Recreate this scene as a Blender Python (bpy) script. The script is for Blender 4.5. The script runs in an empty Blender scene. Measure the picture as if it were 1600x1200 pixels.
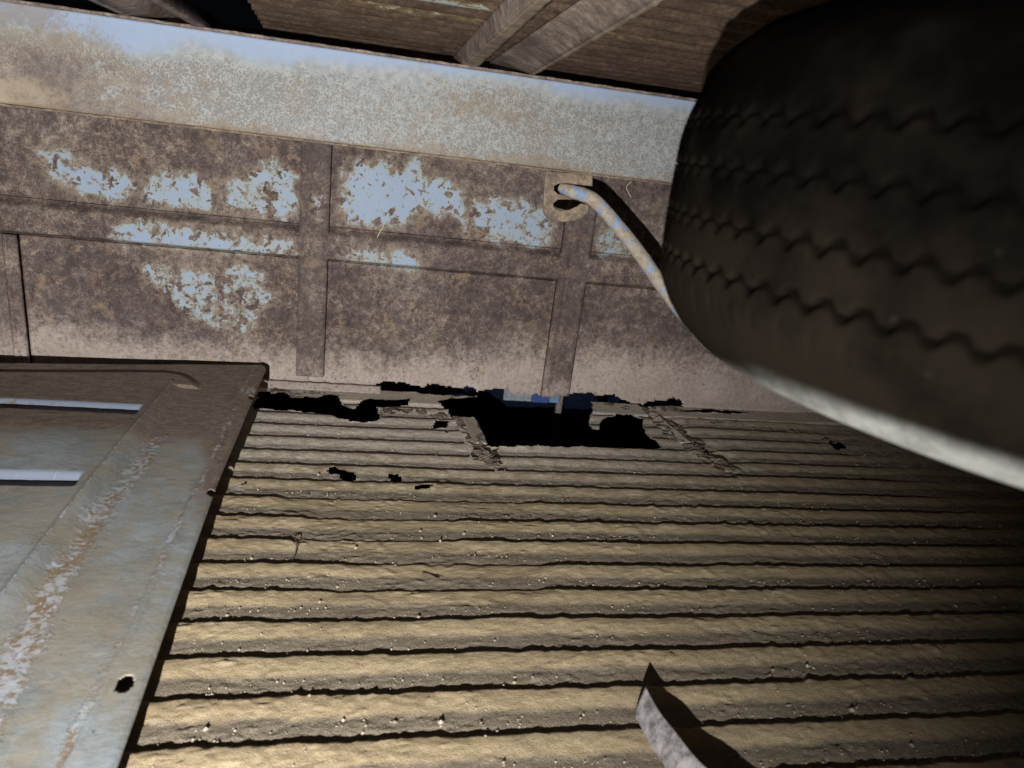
import bpy, math, random
import numpy as np
from mathutils import Vector, Matrix
random.seed(7); np.random.seed(7)
sc = bpy.context.scene
C = sc.collection

# ------------------------------------------------------------------ camera, world, lamp, exposure
H = 0.6                                   # eye height above the corrugated floor, metres
FPX = 1110.0                              # focal length for a 1600 px wide picture
def nrm(v): return v/np.linalg.norm(v)
yd = nrm(np.array([598-800, 206-600, FPX])); xd = np.array([5400, 300, FPX]); xd = nrm(xd-yd*(xd@yd))
zd = np.cross(xd, yd); zd = -zd if zd[1] > 0 else zd
RW = np.array([xd, yd, zd])               # camera axes (right, down, forward) -> world
cam = bpy.data.cameras.new('camera'); camo = bpy.data.objects.new('camera', cam); C.objects.link(camo)
cr, cd, cf = RW[:, 0], RW[:, 1], RW[:, 2]
camo.matrix_world = Matrix(((cr[0], -cd[0], -cf[0], 0), (cr[1], -cd[1], -cf[1], 0), (cr[2], -cd[2], -cf[2], H), (0, 0, 0, 1)))
cam.sensor_width = 36; cam.lens = FPX/1600*36; cam.clip_start = .01; cam.clip_end = 100
cam.dof.use_dof = True; cam.dof.focus_distance = 1.35; cam.dof.aperture_fstop = 6.3
sc.camera = camo
w = bpy.data.worlds.new('World'); sc.world = w; w.use_nodes = True
w.node_tree.nodes['Background'].inputs[0].default_value = (.5, .6, .8, 1)
w.node_tree.nodes['Background'].inputs[1].default_value = 0.0025
LP = Vector((-.23, -.48, .39))
ld = bpy.data.lights.new('torch_light', 'SPOT'); lo = bpy.data.objects.new('torch_light', ld); C.objects.link(lo)
ld.energy = 215; ld.color = (1, .975, .96); ld.spot_size = math.radians(112); ld.spot_blend = 1.0; ld.shadow_soft_size = .007
lo.location = LP
aim = Vector((-.52, 1.68, .26)) - LP
lo.rotation_euler = aim.to_track_quat('-Z', 'Y').to_euler()
sc.view_settings.view_transform = 'Standard'; sc.view_settings.look = 'None'
sc.view_settings.exposure = 0; sc.view_settings.gamma = 1; sc.view_settings.use_curve_mapping = False
sc.cycles.max_bounces = 6; sc.cycles.use_denoising = True

def ray(px, py): return RW @ np.array([px-800., py-600., FPX])
def atz(px, py, z=0.):
    r = ray(px, py); return np.array([0, 0, H]) + (z-H)/r[2]*r
def aty(px, py, y):
    r = ray(px, py); return np.array([0, 0, H]) + y/r[1]*r

# ------------------------------------------------------------------ helpers
def vnoise(x, y, seed=0):
    x = np.asarray(x, float); y = np.asarray(y, float)
    xi = np.floor(x).astype(np.int64); yi = np.floor(y).astype(np.int64); fx = x-xi; fy = y-yi
    fx = fx*fx*(3-2*fx); fy = fy*fy*(3-2*fy)
    def h(a, b):
        n = (a*374761393 + b*668265263 + seed*1442695041) & 0x7fffffff
        n = ((n ^ (n >> 13))*1274126177) & 0x7fffffff
        return ((n ^ (n >> 16)) & 0xffff)/65535.
    return (h(xi, yi)*(1-fx)+h(xi+1, yi)*fx)*(1-fy) + (h(xi, yi+1)*(1-fx)+h(xi+1, yi+1)*fx)*fy
def fbm(x, y, o=4, seed=0):
    s = 0; a = .5; t = 0
    for k in range(o):
        s = s+a*vnoise(x*2**k, y*2**k, seed+k*17); t += a; a *= .5
    return s/t
def sstep(a, b, x):
    t = np.clip((x-a)/(b-a), 0, 1); return t*t*(3-2*t)
def poly_sd(x, y, poly):
    """signed distance to a polygon, positive inside"""
    P = np.asarray(poly, float); d = np.full(x.shape, 1e9); ins = np.zeros(x.shape, bool)
    for i in range(len(P)):
        a = P[i]; b = P[(i+1) % len(P)]; e = b-a; L2 = e@e+1e-12
        t = np.clip(((x-a[0])*e[0]+(y-a[1])*e[1])/L2, 0, 1)
        d = np.minimum(d, np.hypot(x-a[0]-t*e[0], y-a[1]-t*e[1]))
        if a[1] != b[1]:
            c = ((a[1] > y) != (b[1] > y)) & (x < (b[0]-a[0])*(y-a[1])/(b[1]-a[1])+a[0]); ins ^= c
    return np.where(ins, d, -d)
def link(name, me, mat, parent=None, loc=None):
    o = bpy.data.objects.new(name, me); C.objects.link(o)
    if mat: me.materials.append(mat)
    if parent is not None:
        o.parent = parent; o.location = -Vector(parent.location)
    return o
def mesh(name, V, F, smooth=False, attrs=None):
    V = np.asarray(V, np.float32); me = bpy.data.meshes.new(name)
    if isinstance(F, np.ndarray):
        k = F.shape[1]; me.vertices.add(len(V)); me.vertices.foreach_set('co', V.ravel())
        me.loops.add(F.size); me.loops.foreach_set('vertex_index', F.astype(np.int32).ravel())
        me.polygons.add(len(F)); me.polygons.foreach_set('loop_start', np.arange(0, F.size, k, dtype=np.int32))
        me.update(calc_edges=True)
    else:
        me.from_pydata(V.tolist(), [], F); me.update()
    if smooth: me.polygons.foreach_set('use_smooth', np.ones(len(me.polygons), bool))
    for k, a in (attrs or {}).items():
        at = me.attributes.new(k, 'FLOAT', 'POINT'); at.data.foreach_set('value', np.asarray(a, np.float32).ravel())
    return me
def gridf(nx, ny, keep=None, flip=False):
    i, j = np.meshgrid(np.arange(nx-1), np.arange(ny-1), indexing='ij')
    a = (i*ny+j).ravel(); F = np.stack([a, a+ny, a+ny+1, a+1], 1)
    if flip: F = F[:, ::-1]
    if keep is not None: F = F[keep.ravel()]
    return F
def compact(V, F, attrs):
    used = np.unique(F); m = np.full(len(V), -1); m[used] = np.arange(len(used))
    return V[used], m[F], {k: np.asarray(a).ravel()[used] for k, a in (attrs or {}).items()}
def solid_grid(name, P, nx, ny, off, keep=None, attrs=None, smooth=True, flip=False):
    """a sheet P (nx*ny,3) given a thickness by offsetting a second skin by off (3,) or (n,3); rims closed"""
    n = nx*ny; F = gridf(nx, ny, keep, flip); B = F[:, ::-1]+n
    e = np.concatenate([F[:, [0, 1]], F[:, [1, 2]], F[:, [2, 3]], F[:, [3, 0]]])
    key = np.sort(e, 1)[:, 0].astype(np.int64)*(n+1)+np.sort(e, 1)[:, 1]
    u, idx, cnt = np.unique(key, return_index=True, return_counts=True)
    r = e[idx[cnt == 1]]; S = np.stack([r[:, 1], r[:, 0], r[:, 0]+n, r[:, 1]+n], 1)
    V = np.concatenate([P, P+off]); A = {k: np.concatenate([np.ravel(a)]*2) for k, a in (attrs or {}).items()}
    V, F, A = compact(V, np.concatenate([F, B, S]), A)
    return mesh(name, V, F, smooth, A)
def boxes(name, L):
    V = []; F = []
    for (x0, x1, y0, y1, z0, z1) in L:
        b = len(V); V += [(x, y, z) for x in (x0, x1) for y in (y0, y1) for z in (z0, z1)]
        F += [[b+i for i in q] for q in ((0, 1, 3, 2), (4, 6, 7, 5), (0, 4, 5, 1), (2, 3, 7, 6), (0, 2, 6, 4), (1, 5, 7, 3))]
    return mesh(name, V, F)
def tube(name, pts, rad, n=14, smooth=True, sub=8, wob=0., cap=True):
    P = [Vector(p) for p in pts]; Q = []; Rr = []
    rr = rad if isinstance(rad, (list, tuple)) else [rad]*len(P)
    for i in range(len(P)-1):
        p0 = P[max(i-1, 0)]; p1 = P[i]; p2 = P[i+1]; p3 = P[min(i+2, len(P)-1)]
        for k in range(sub):
            t = k/sub
            Q.append(.5*((2*p1)+(p2-p0)*t+(2*p0-5*p1+4*p2-p3)*t*t+(3*p1-p0-3*p2+p3)*t**3)); Rr.append(rr[i]*(1-t)+rr[i+1]*t)
    Q.append(P[-1]); Rr.append(rr[-1]); V = []; F = []; up = Vector((0.13, 0.2, 1))
    for i, q in enumerate(Q):
        d = (Q[min(i+1, len(Q)-1)]-Q[max(i-1, 0)]).normalized(); a = d.cross(up).normalized(); b = a.cross(d)
        for k in range(n):
            th = 2*math.pi*k/n; r = Rr[i]*(1+wob*(random.random()-.5)); V.append(q+a*math.cos(th)*r+b*math.sin(th)*r)
    for i in range(len(Q)-1):
        for k in range(n): F.append([i*n+k, i*n+(k+1) % n, (i+1)*n+(k+1) % n, (i+1)*n+k])
    if cap: F.append(list(range(n))[::-1]); F.append([(len(Q)-1)*n+k for k in range(n)])
    return mesh(name, [tuple(v) for v in V], F, smooth)
def empty(name, loc, label=None, cat=None, group=None, kind=None):
    o = bpy.data.objects.new(name, None); C.objects.link(o); o.location = loc; o.empty_display_size = .05
    return tag(o, label, cat, group, kind)
def tag(o, label=None, cat=None, group=None, kind=None):
    if label: o['label'] = label
    if cat: o['category'] = cat
    if group: o['group'] = group
    if kind: o['kind'] = kind
    return o

# ------------------------------------------------------------------ node helpers
class NT:
    def __init__(s, name, rough=.75, spec=.25, metal=0.):
        s.m = bpy.data.materials.new(name); s.m.use_nodes = True; s.t = s.m.node_tree; s.n = s.t.nodes
        s.b = s.n['Principled BSDF']; s.b.inputs['Roughness'].default_value = rough
        s.b.inputs['Specular IOR Level'].default_value = spec; s.b.inputs['Metallic'].default_value = metal
        tc = s.n.new('ShaderNodeTexCoord'); s.co = tc.outputs['Object']
    def L(s, a, i):
        if hasattr(a, 'is_output'): s.t.links.new(a, i)
        else: i.default_value = a
    def scale(s, sx, sy, sz, co=None):
        v = s.n.new('ShaderNodeVectorMath'); v.operation = 'MULTIPLY'; s.L(co or s.co, v.inputs[0]); v.inputs[1].default_value = (sx, sy, sz); return v.outputs[0]
    def noise(s, sc, det=4, rough=.6, co=None, dist=0.):
        v = s.n.new('ShaderNodeTexNoise'); s.L(co or s.co, v.inputs['Vector']); v.inputs['Scale'].default_value = sc
        v.inputs['Detail'].default_value = det; v.inputs['Roughness'].default_value = rough; v.inputs['Distortion'].default_value = dist
        return v.outputs['Fac']
    def vor(s, sc, co=None, feat='F1', rnd=1.):
        v = s.n.new('ShaderNodeTexVoronoi'); s.L(co or s.co, v.inputs['Vector']); v.feature = feat; v.inputs['Scale'].default_value = sc; v.inputs['Randomness'].default_value = rnd
        return v.outputs['Distance']
    def math(s, op, a, b=0., c=0.):
        v = s.n.new('ShaderNodeMath'); v.operation = op; s.L(a, v.inputs[0]); s.L(b, v.inputs[1])
        if op in ('MULTIPLY_ADD',): s.L(c, v.inputs[2])
        return v.outputs[0]
    def add(s, *a):
        r = a[0]
        for b in a[1:]: r = s.math('ADD', r, b)
        return r
    def mul(s, a, b): return s.math('MULTIPLY', a, b)
    def step(s, x, lo, hi):
        v = s.n.new('ShaderNodeMapRange'); v.interpolation_type = 'SMOOTHSTEP'; s.L(x, v.inputs[0]); v.inputs[1].default_value = lo; v.inputs[2].default_value = hi
        if lo > hi:
            v.inputs[1].default_value = hi; v.inputs[2].default_value = lo; v.inputs[3].default_value = 1; v.inputs[4].default_value = 0
        return v.outputs[0]
    def mix(s, f, a, b, mode='MIX'):
        v = s.n.new('ShaderNodeMix'); v.data_type = 'RGBA'; v.blend_type = mode; s.L(f, v.inputs[0])
        for k, c in ((6, a), (7, b)):
            if isinstance(c, tuple): c = (*c, 1) if len(c) == 3 else c
            s.L(c, v.inputs[k])
        return v.outputs[2]
    def ramp(s, x, stops):
        v = s.n.new('ShaderNodeValToRGB'); s.L(x, v.inputs[0]); e = v.color_ramp.elements
        while len(e) < len(stops): e.new(.5)
        for k, (p, c) in zip(e, stops): k.position = p; k.color = (*c, 1)
        return v.outputs[0]
    def attr(s, name):
        v = s.n.new('ShaderNodeAttribute'); v.attribute_name = name; return v.outputs['Fac']
    def bump(s, h, dist=.002, strength=1.):
        v = s.n.new('ShaderNodeBump'); s.L(h, v.inputs['Height']); v.inputs['Distance'].default_value = dist; v.inputs['Strength'].default_value = strength
        s.t.links.new(v.outputs[0], s.b.inputs['Normal'])
    def out(s, col, rough=None):
        s.L(col, s.b.inputs['Base Color'])
        if rough is not None: s.L(rough, s.b.inputs['Roughness'])
        return s.m

RUST = [(.26, (.045, .032, .029)), (.41, (.092, .066, .056)), (.53, (.150, .112, .092)), (.65, (.232, .182, .148)), (.80, (.37, .305, .25))]
def rust_base(t, tint=None):
    a = t.noise(8, 5, .62); b = t.noise(60, 7, .78); c = t.noise(300, 4, .75)
    x = t.add(t.mul(a, .30), t.mul(b, .45), t.mul(c, .42))
    x = t.math('MULTIPLY_ADD', x, 2.6, -1.02)
    col = t.ramp(x, RUST if tint is None else tint)
    pur = t.step(t.noise(5.5, 5, .65), .46, .64)
    col = t.mix(t.mul(pur, .22), col, t.ramp(t.add(t.mul(b, .5), t.mul(c, .5)), [(.38, (.07, .058, .068)), (.62, (.20, .175, .185))]))
    org = t.step(t.add(t.noise(15, 5, .7), t.mul(t.noise(150, 3, .6), .25)), .66, .82)
    col = t.mix(t.mul(org, .6), col, (.27, .185, .115))
    blot = t.step(t.add(t.noise(26, 6, .75), t.mul(c, .15)), .66, .52); col = t.mix(t.mul(t.math('SUBTRACT', 1., blot), .5), col, (.050, .040, .042))
    return col, b, c

def wall_mat(name='rusty_painted_sheet', dark=0.):
    t = NT(name, .72, .25); col, b, c = rust_base(t)
    if dark: col = t.mix(dark, col, (.085, .066, .060))
    # dusty pale film that gathers at the foot of the sheet
    gr = t.noise(130, 5, .75); md = t.noise(24, 6, .72)
    dn = t.add(t.attr('dust'), t.mul(md, 1.0), -.5, t.mul(gr, .7), -.35)
    dcol = t.ramp(t.add(t.mul(gr, .6), t.mul(t.noise(9, 4), .4)), [(.34, (.26, .205, .175)), (.5, (.38, .315, .275)), (.68, (.50, .435, .39))])
    col = t.mix(t.mul(t.step(dn, .22, .8), .88), col, dcol)
    yl = t.mul(t.step(t.noise(13, 5, .7), .60, .72), t.step(t.attr('dust'), .25, .6)); col = t.mix(t.mul(yl, .55), col, (.36, .25, .12))
    # round dark corrosion pits
    pit = t.mul(t.step(t.add(t.vor(70), t.mul(gr, .25)), .42, .24), t.step(t.noise(11, 4, .6), .44, .56))
    col = t.mix(t.mul(pit, .7), col, (.082, .066, .066))
    pit2 = t.step(t.noise(190, 3, .55), .60, .70); col = t.mix(t.mul(pit2, .5), col, (.065, .05, .047))
    fk = t.step(t.noise(210, 2, .5), .68, .76); col = t.mix(t.mul(fk, .45), col, (.46, .39, .33))
    # paint that has survived: a soft mask per vertex broken up by noise and by round rust blooms
    bl = t.step(t.noise(46, 4, .5, None, .3), .535, .61); bl2 = t.step(t.noise(105, 3, .55), .57, .66)
    bz = t.step(t.noise(18, 3, .5), .42, .54)
    p = t.add(t.attr('paint'), t.mul(t.noise(40, 6, .75), 1.7), -.88, t.mul(t.noise(17, 3, .6), .8), -.40, t.mul(t.noise(260, 3, .6), .30), -.15, t.mul(t.mul(bl, bz), -.75), t.mul(bl2, -.36))
    halo = t.step(p, .08, .46); core = t.step(p, .41, .54)
    col = t.mix(t.mul(halo, .6), col, t.mix(gr, (.20, .15, .11), (.34, .29, .23)))
    pc = t.mix(t.step(p, .46, .78), (.29, .315, .285), t.mix(t.noise(9, 4), (.235, .31, .42), (.285, .355, .455)))
    col = t.mix(core, col, pc)
    t.bump(t.add(t.mul(b, .6), t.mul(c, .4), t.mul(core, .22)), .0022, .9)
    return t.out(col, t.math('MULTIPLY_ADD', core, -.3, .78))
def beam_mat():
    t = NT('speckled_painted_beam', .6, .3)
    g = t.noise(290, 3, .68); g2 = t.noise(95, 7, .8); big = t.noise(5, 6, .7)
    wear = t.attr('wear')                                  # 0 sound paint .. 1 fully speckled .. 2 rusted through
    wn = t.add(wear, t.mul(t.noise(13, 6, .75), 1.1), -.55)
    col = t.mix(t.step(wn, .12, .62), t.mix(t.noise(30, 5, .7), (.235, .305, .43), (.29, .355, .465)), t.mix(t.step(t.noise(60, 5, .7), .35, .65), (.235, .255, .258), (.325, .342, .335)))
    dens = t.step(wn, .02, .95)
    sp = t.add(t.mul(g, 1.), t.mul(g2, .55), t.mul(big, .35), t.mul(dens, .36))
    col = t.mix(t.mul(t.step(sp, 1.25, 1.40), .80), col, t.mix(g2, (.10, .085, .072), (.225, .20, .175)))
    brn = t.step(t.add(t.mul(t.noise(11, 7, .78), 1.2), t.mul(g2, .5), t.mul(wear, .14), t.mul(g, .25), t.attr('brown')), 1.14, 1.34)
    col = t.mix(t.mul(brn, .62), col, t.mix(t.noise(40, 4), (.15, .11, .08), (.27, .215, .14)))
    rcol, b, c = rust_base(t, [(.25, (.085, .066, .062)), (.5, (.19, .155, .135)), (.75, (.36, .30, .235))])
    rm = t.add(wear, t.mul(t.noise(14, 6, .75), 1.3), -.65, t.mul(g, 1.), -.5)
    col = t.mix(t.mul(t.step(rm, 1.1, 1.6), .8), col, rcol)
    col = t.mix(t.mul(t.step(t.add(t.attr('sand'), t.mul(t.noise(22, 5, .7), 1.4), -.7, t.mul(g, .6), -.3), .3, .9), .7), col, (.36, .295, .21))
    st = t.add(t.attr('streak'), t.mul(t.noise(50, 5, .75), 1.5), -.75, t.mul(g, .5), -.25)
    col = t.mix(t.mul(t.step(st, .4, .8), .62), col, (.20, .145, .085))
    t.bump(t.add(t.mul(g, .6), t.mul(g2, .4)), .0012, .8)
    return t.out(col)
def dirt_mat():
    t = NT('dusty_corrugated_steel', 1., 0.)
    a = t.noise(7, 5, .6); f = t.noise(190, 6, .75); m = t.noise(45, 5, .7); sand = t.noise(900, 2, .6)
    tr = t.attr('trough')
    col = t.ramp(t.add(t.mul(a, .5), t.mul(m, .35), t.mul(f, .25)), [(.38, (.26, .205, .128)), (.56, (.385, .305, .188)), (.72, (.50, .405, .26))])
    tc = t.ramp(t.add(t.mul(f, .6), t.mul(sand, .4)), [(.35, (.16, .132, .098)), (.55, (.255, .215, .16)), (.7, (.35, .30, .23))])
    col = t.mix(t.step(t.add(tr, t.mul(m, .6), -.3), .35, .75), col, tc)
    # pale bare zinc and lime towards the rear wall
    pw = t.add(t.attr('pale'), t.mul(m, 1.2), -.6)
    col = t.mix(t.mul(t.step(pw, .2, .8), .8), col, t.mix(t.step(f, .35, .65), (.44, .39, .325), (.68, .63, .565)))
    col = t.mix(t.mul(t.step(sand, .62, .75), .45), col, (.55, .48, .36)); col = t.mix(t.mul(t.step(sand, .40, .28), .5), col, (.12, .10, .075))
    co2 = t.scale(60, 130, 130)
    rip = t.noise(1.0, 4, .65, co2, .6)
    grn = t.vor(480, t.co); t.bump(t.add(t.mul(f, .9), t.mul(rip, .55), t.mul(sand, .5), t.mul(t.step(grn, .45, .05), t.math('MULTIPLY_ADD', tr, .5, .12))), .0019, .9)
    return t.out(col)
def panel_mat():
    t = NT('worn_blue_grey_panel', .58, .3)
    st = t.scale(42, 85, 42); s1 = t.noise(1., 6, .75, st); n1 = t.noise(12, 5, .65); f = t.noise(160, 5, .7)
    rusty = t.attr('rust'); fl = t.attr('flake_crease'); pb = t.attr('paint')
    col = t.ramp(t.add(t.mul(n1, .55), t.mul(s1, .3), t.mul(f, .2)), [(.36, (.175, .178, .160)), (.52, (.255, .275, .272)), (.68, (.34, .385, .43))])
    och = t.step(t.add(t.noise(9, 5, .7), t.mul(s1, .25)), .54, .72)
    col = t.mix(t.mul(och, .6), col, (.29, .245, .17))
    rc = t.ramp(t.add(t.mul(s1, .6), t.mul(f, .45)), [(.36, (.085, .066, .058)), (.5, (.17, .13, .10)), (.62, (.26, .2, .15)), (.75, (.36, .29, .22))])
    rm = t.add(rusty, t.mul(n1, .9), -.45, t.mul(s1, .5), -.25, t.mul(f, .25), -.12)
    col = t.mix(t.mul(t.step(rm, .38, .68), .92), col, rc)
    fx = t.scale(75, 80, 60); ff = t.add(fl, t.mul(t.noise(1., 6, .75, fx), 2.0), -1.0, t.mul(n1, .8), -.4)
    fc = t.mix(t.step(t.add(t.noise(1.3, 5, .7, fx), t.mul(t.noise(24, 4), .7)), .80, .92), (.41, .43, .46), (.215, .15, .085))
    fc = t.mix(t.step(t.noise(45, 4, .7), .60, .66), fc, (.47, .53, .62))
    col = t.mix(t.mul(t.step(ff, .50, .80), .85), col, fc)
    pp = t.add(pb, t.mul(t.noise(40, 6, .75), 1.5), -.75)
    col = t.mix(t.step(pp, .5, .62), col, (.215, .25, .315))
    spk = t.mul(t.step(t.noise(130, 3, .6), .64, .72), t.step(t.noise(10, 4), .42, .6)); col = t.mix(t.mul(spk, .7), col, (.09, .07, .055))
    scr = t.mul(t.step(t.noise(1., 3, .6, t.scale(260, 14, 30)), .66, .74), t.step(t.noise(6, 3), .45, .6)); col = t.mix(t.mul(scr, .4), col, (.48, .50, .52))
    t.bump(t.add(t.mul(f, .5), t.mul(s1, .4), t.mul(t.step(ff, .44, .62), .5)), .0014, .8)
    return t.out(col, t.math('MULTIPLY_ADD', t.step(rm, .38, .68), .25, .5))
def roof_mat():
    t = NT('brown_stained_roof_sheet', .8, .2)
    g = t.noise(45, 6, .75); n1 = t.noise(9, 6, .7); f = t.noise(170, 5, .75)
    col = t.ramp(t.add(t.mul(g, .35), t.mul(n1, .3), t.mul(f, .45)), [(.40, (.026, .016, .011)), (.54, (.070, .045, .031)), (.70, (.16, .112, .074))])
    y = t.add(t.attr('paint'), t.mul(t.noise(1., 6, .8, t.scale(45, 70, 30)), 2.6), -1.35)
    col = t.mix(t.mul(t.step(y, .30, .75), .8), col, t.mix(f, (.10, .065, .03), (.26, .19, .09)))
    col = t.mix(t.step(y, .66, .86), col, (.27, .31, .29))
    t.bump(t.add(t.mul(g, .6), t.mul(f, .3)), .002, .8)
    return t.out(col)
def simple_rust(name, tint, bumpd=.0015, rough=.8):
    t = NT(name, rough, .2); col, b, c = rust_base(t, tint); t.bump(t.add(t.mul(b, .5), t.mul(c, .4)), bumpd, .8); return t.out(col)
def rod_mat():
    t = NT('dirt_caked_blue_rod', .8, .2)
    col = t.ramp(t.noise(90, 5, .7), [(.35, (.27, .225, .17)), (.6, (.42, .36, .285))])
    b = t.add(t.noise(32, 5, .65), t.mul(t.noise(160, 3, .6), .2))
    col = t.mix(t.step(b, .58, .68), col, t.mix(t.noise(70, 3), (.10, .17, .32), (.36, .46, .56)))
    t.bump(t.noise(150, 5, .7), .0014, .9); return t.out(col)
def flat_mat(name, c, rough=.7, spec=.2, var=.35, sc=120, bd=.0008):
    t = NT(name, rough, spec); n = t.noise(sc, 5, .7); d = tuple(x*(1-var) for x in c); u = tuple(min(1, x*(1+var)) for x in c)
    t.bump(n, bd, .7); return t.out(t.mix(t.step(n, .3, .7), d, u))
def tyre_mat():
    t = NT('dusty_black_rubber', 1., 0.)
    n = t.noise(14, 5, .6); f = t.noise(170, 4, .7)
    col = t.mix(t.step(t.add(n, t.mul(t.attr('low_tread'), .30)), .42, .85), (.0026, .0022, .0020), (.0125, .0098, .0072))  # rubber gets browner and lighter towards the lower tread
    col = t.mix(t.mul(t.attr('groove_shade'), .85), col, (.0024, .002, .0018))  # shade inside the tread grooves is put into the rubber colour
    col = t.mix(t.mul(t.step(t.vor(38), .10, .03), .22), col, (.03, .027, .023))
    wh = t.add(t.attr('white'), t.mul(n, .3), -.15)
    col = t.mix(t.mul(t.step(wh, .1, .95), t.math('MULTIPLY_ADD', t.noise(60, 6, .75), 1.0, .35)), col, t.mix(t.step(t.noise(30, 6, .7), .35, .65), (.26, .265, .245), (.39, .40, .375)))
    t.bump(f, .0008, .5); return t.out(col)

M_WALL = wall_mat(); M_BEAM = beam_mat(); M_DIRT = dirt_mat(); M_PANEL = panel_mat(); M_ROOF = roof_mat()
M_STRAPW = wall_mat('purple_rusty_strap_sheet', .28)
M_STRAP = simple_rust('purple_brown_rusty_strap', [(.25, (.055, .042, .040)), (.45, (.105, .082, .074)), (.6, (.16, .128, .112)), (.78, (.26, .215, .18))])
M_RIB = simple_rust('brown_dusty_rib', [(.25, (.11, .08, .062)), (.5, (.22, .17, .135)), (.75, (.40, .33, .27))])
M_TAB = simple_rust('tan_rusty_bracket', [(.25, (.15, .11, .08)), (.5, (.25, .195, .14)), (.75, (.38, .30, .20))])
M_ROD = rod_mat(); M_TYRE = tyre_mat()
M_STRIP = flat_mat('tarnished_grey_metal', (.25, .235, .235), .5, .35, .6, 60)
M_DARK = flat_mat('dark_soil', (.02, .018, .015), .95, .05)
M_STRAW = flat_mat('dry_straw', (.55, .48, .33), .8, .1)
M_STONE = flat_mat('pale_grit', (.37, .32, .25), .9, .1, .4, 40)
M_FLAKE = simple_rust('crumbled_rust_scale', [(.25, (.17, .14, .105)), (.5, (.28, .235, .18)), (.75, (.40, .345, .27))])
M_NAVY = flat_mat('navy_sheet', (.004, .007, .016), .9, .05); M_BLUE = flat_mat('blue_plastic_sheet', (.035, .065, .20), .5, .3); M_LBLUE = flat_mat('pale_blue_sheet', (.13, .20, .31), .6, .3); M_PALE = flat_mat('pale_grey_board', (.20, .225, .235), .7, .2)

# ------------------------------------------------------------------ setting: ground, corrugated floor, roof
YW = 1.68
PITCH = .0656; Y0 = .590
tag(link('ground', mesh('ground', [(-30, -30, -.45), (30, -30, -.45), (30, 30, -.45), (-30, 30, -.45)], [[0, 1, 2, 3]]), M_DARK), kind='structure')

def fl(*pts): return [tuple(atz(*p)[:2]) for p in pts]
HOLES = [fl((405, 612), (440, 611), (460, 617), (490, 621), (512, 617), (530, 620), (536, 633), (553, 638), (560, 628), (575, 622), (600, 626), (640, 624), (640, 630), (618, 632), (590, 633), (592, 642), (597, 640), (590, 655), (560, 657), (530, 652), (515, 643), (480, 641), (425, 635), (395, 636)),
         fl((577, 602), (590, 597), (645, 597), (660, 597), (672, 597), (690, 597), (760, 600), (760, 612), (740, 619), (690, 618), (640, 612), (617, 610), (600, 608)),
         fl((683, 626), (745, 619), (755, 605), (800, 600), (910, 610), (924, 630), (927, 640), (923, 650), (922, 658), (924, 668), (935, 669), (936, 660), (948, 650), (965, 647), (990, 648), (1006, 655), (1008, 675), (1035, 697), (900, 697.5), (760, 697), (757, 680), (742, 652), (722, 652), (705, 650), (700, 640)),
         fl((508, 733), (520, 729), (535, 733), (553, 737), (558, 743), (550, 749), (537, 748), (530, 736), (515, 736)),
         fl((608, 738), (625, 739), (627, 748), (615, 751), (608, 745)),
         fl((648, 760), (660, 755), (680, 754), (670, 762), (652, 763)),
         fl((477, 770), (487, 763), (484, 768)), fl((374, 757), (386, 754), (380, 759)),
         fl((680, 655), (700, 658), (698, 666), (676, 668)), fl((690, 672), (702, 668), (700, 676)),
         fl((1000, 620), (1030, 621), (1065, 622), (1064, 629), (1000, 629)),
         fl((1292, 688), (1312, 690), (1325, 700), (1305, 700)), fl((1050, 640), (1120, 640), (1180, 645), (1120, 645.5), (1060, 643))]
def seam_x(y, k):
    base = .205 if k == 0 else .70
    return base + (.045 if k == 0 else .07)*sstep(1.52, 1.30, y) + .010*(fbm(y*40, y*0+k*9., 3, 5)-.5)
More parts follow.
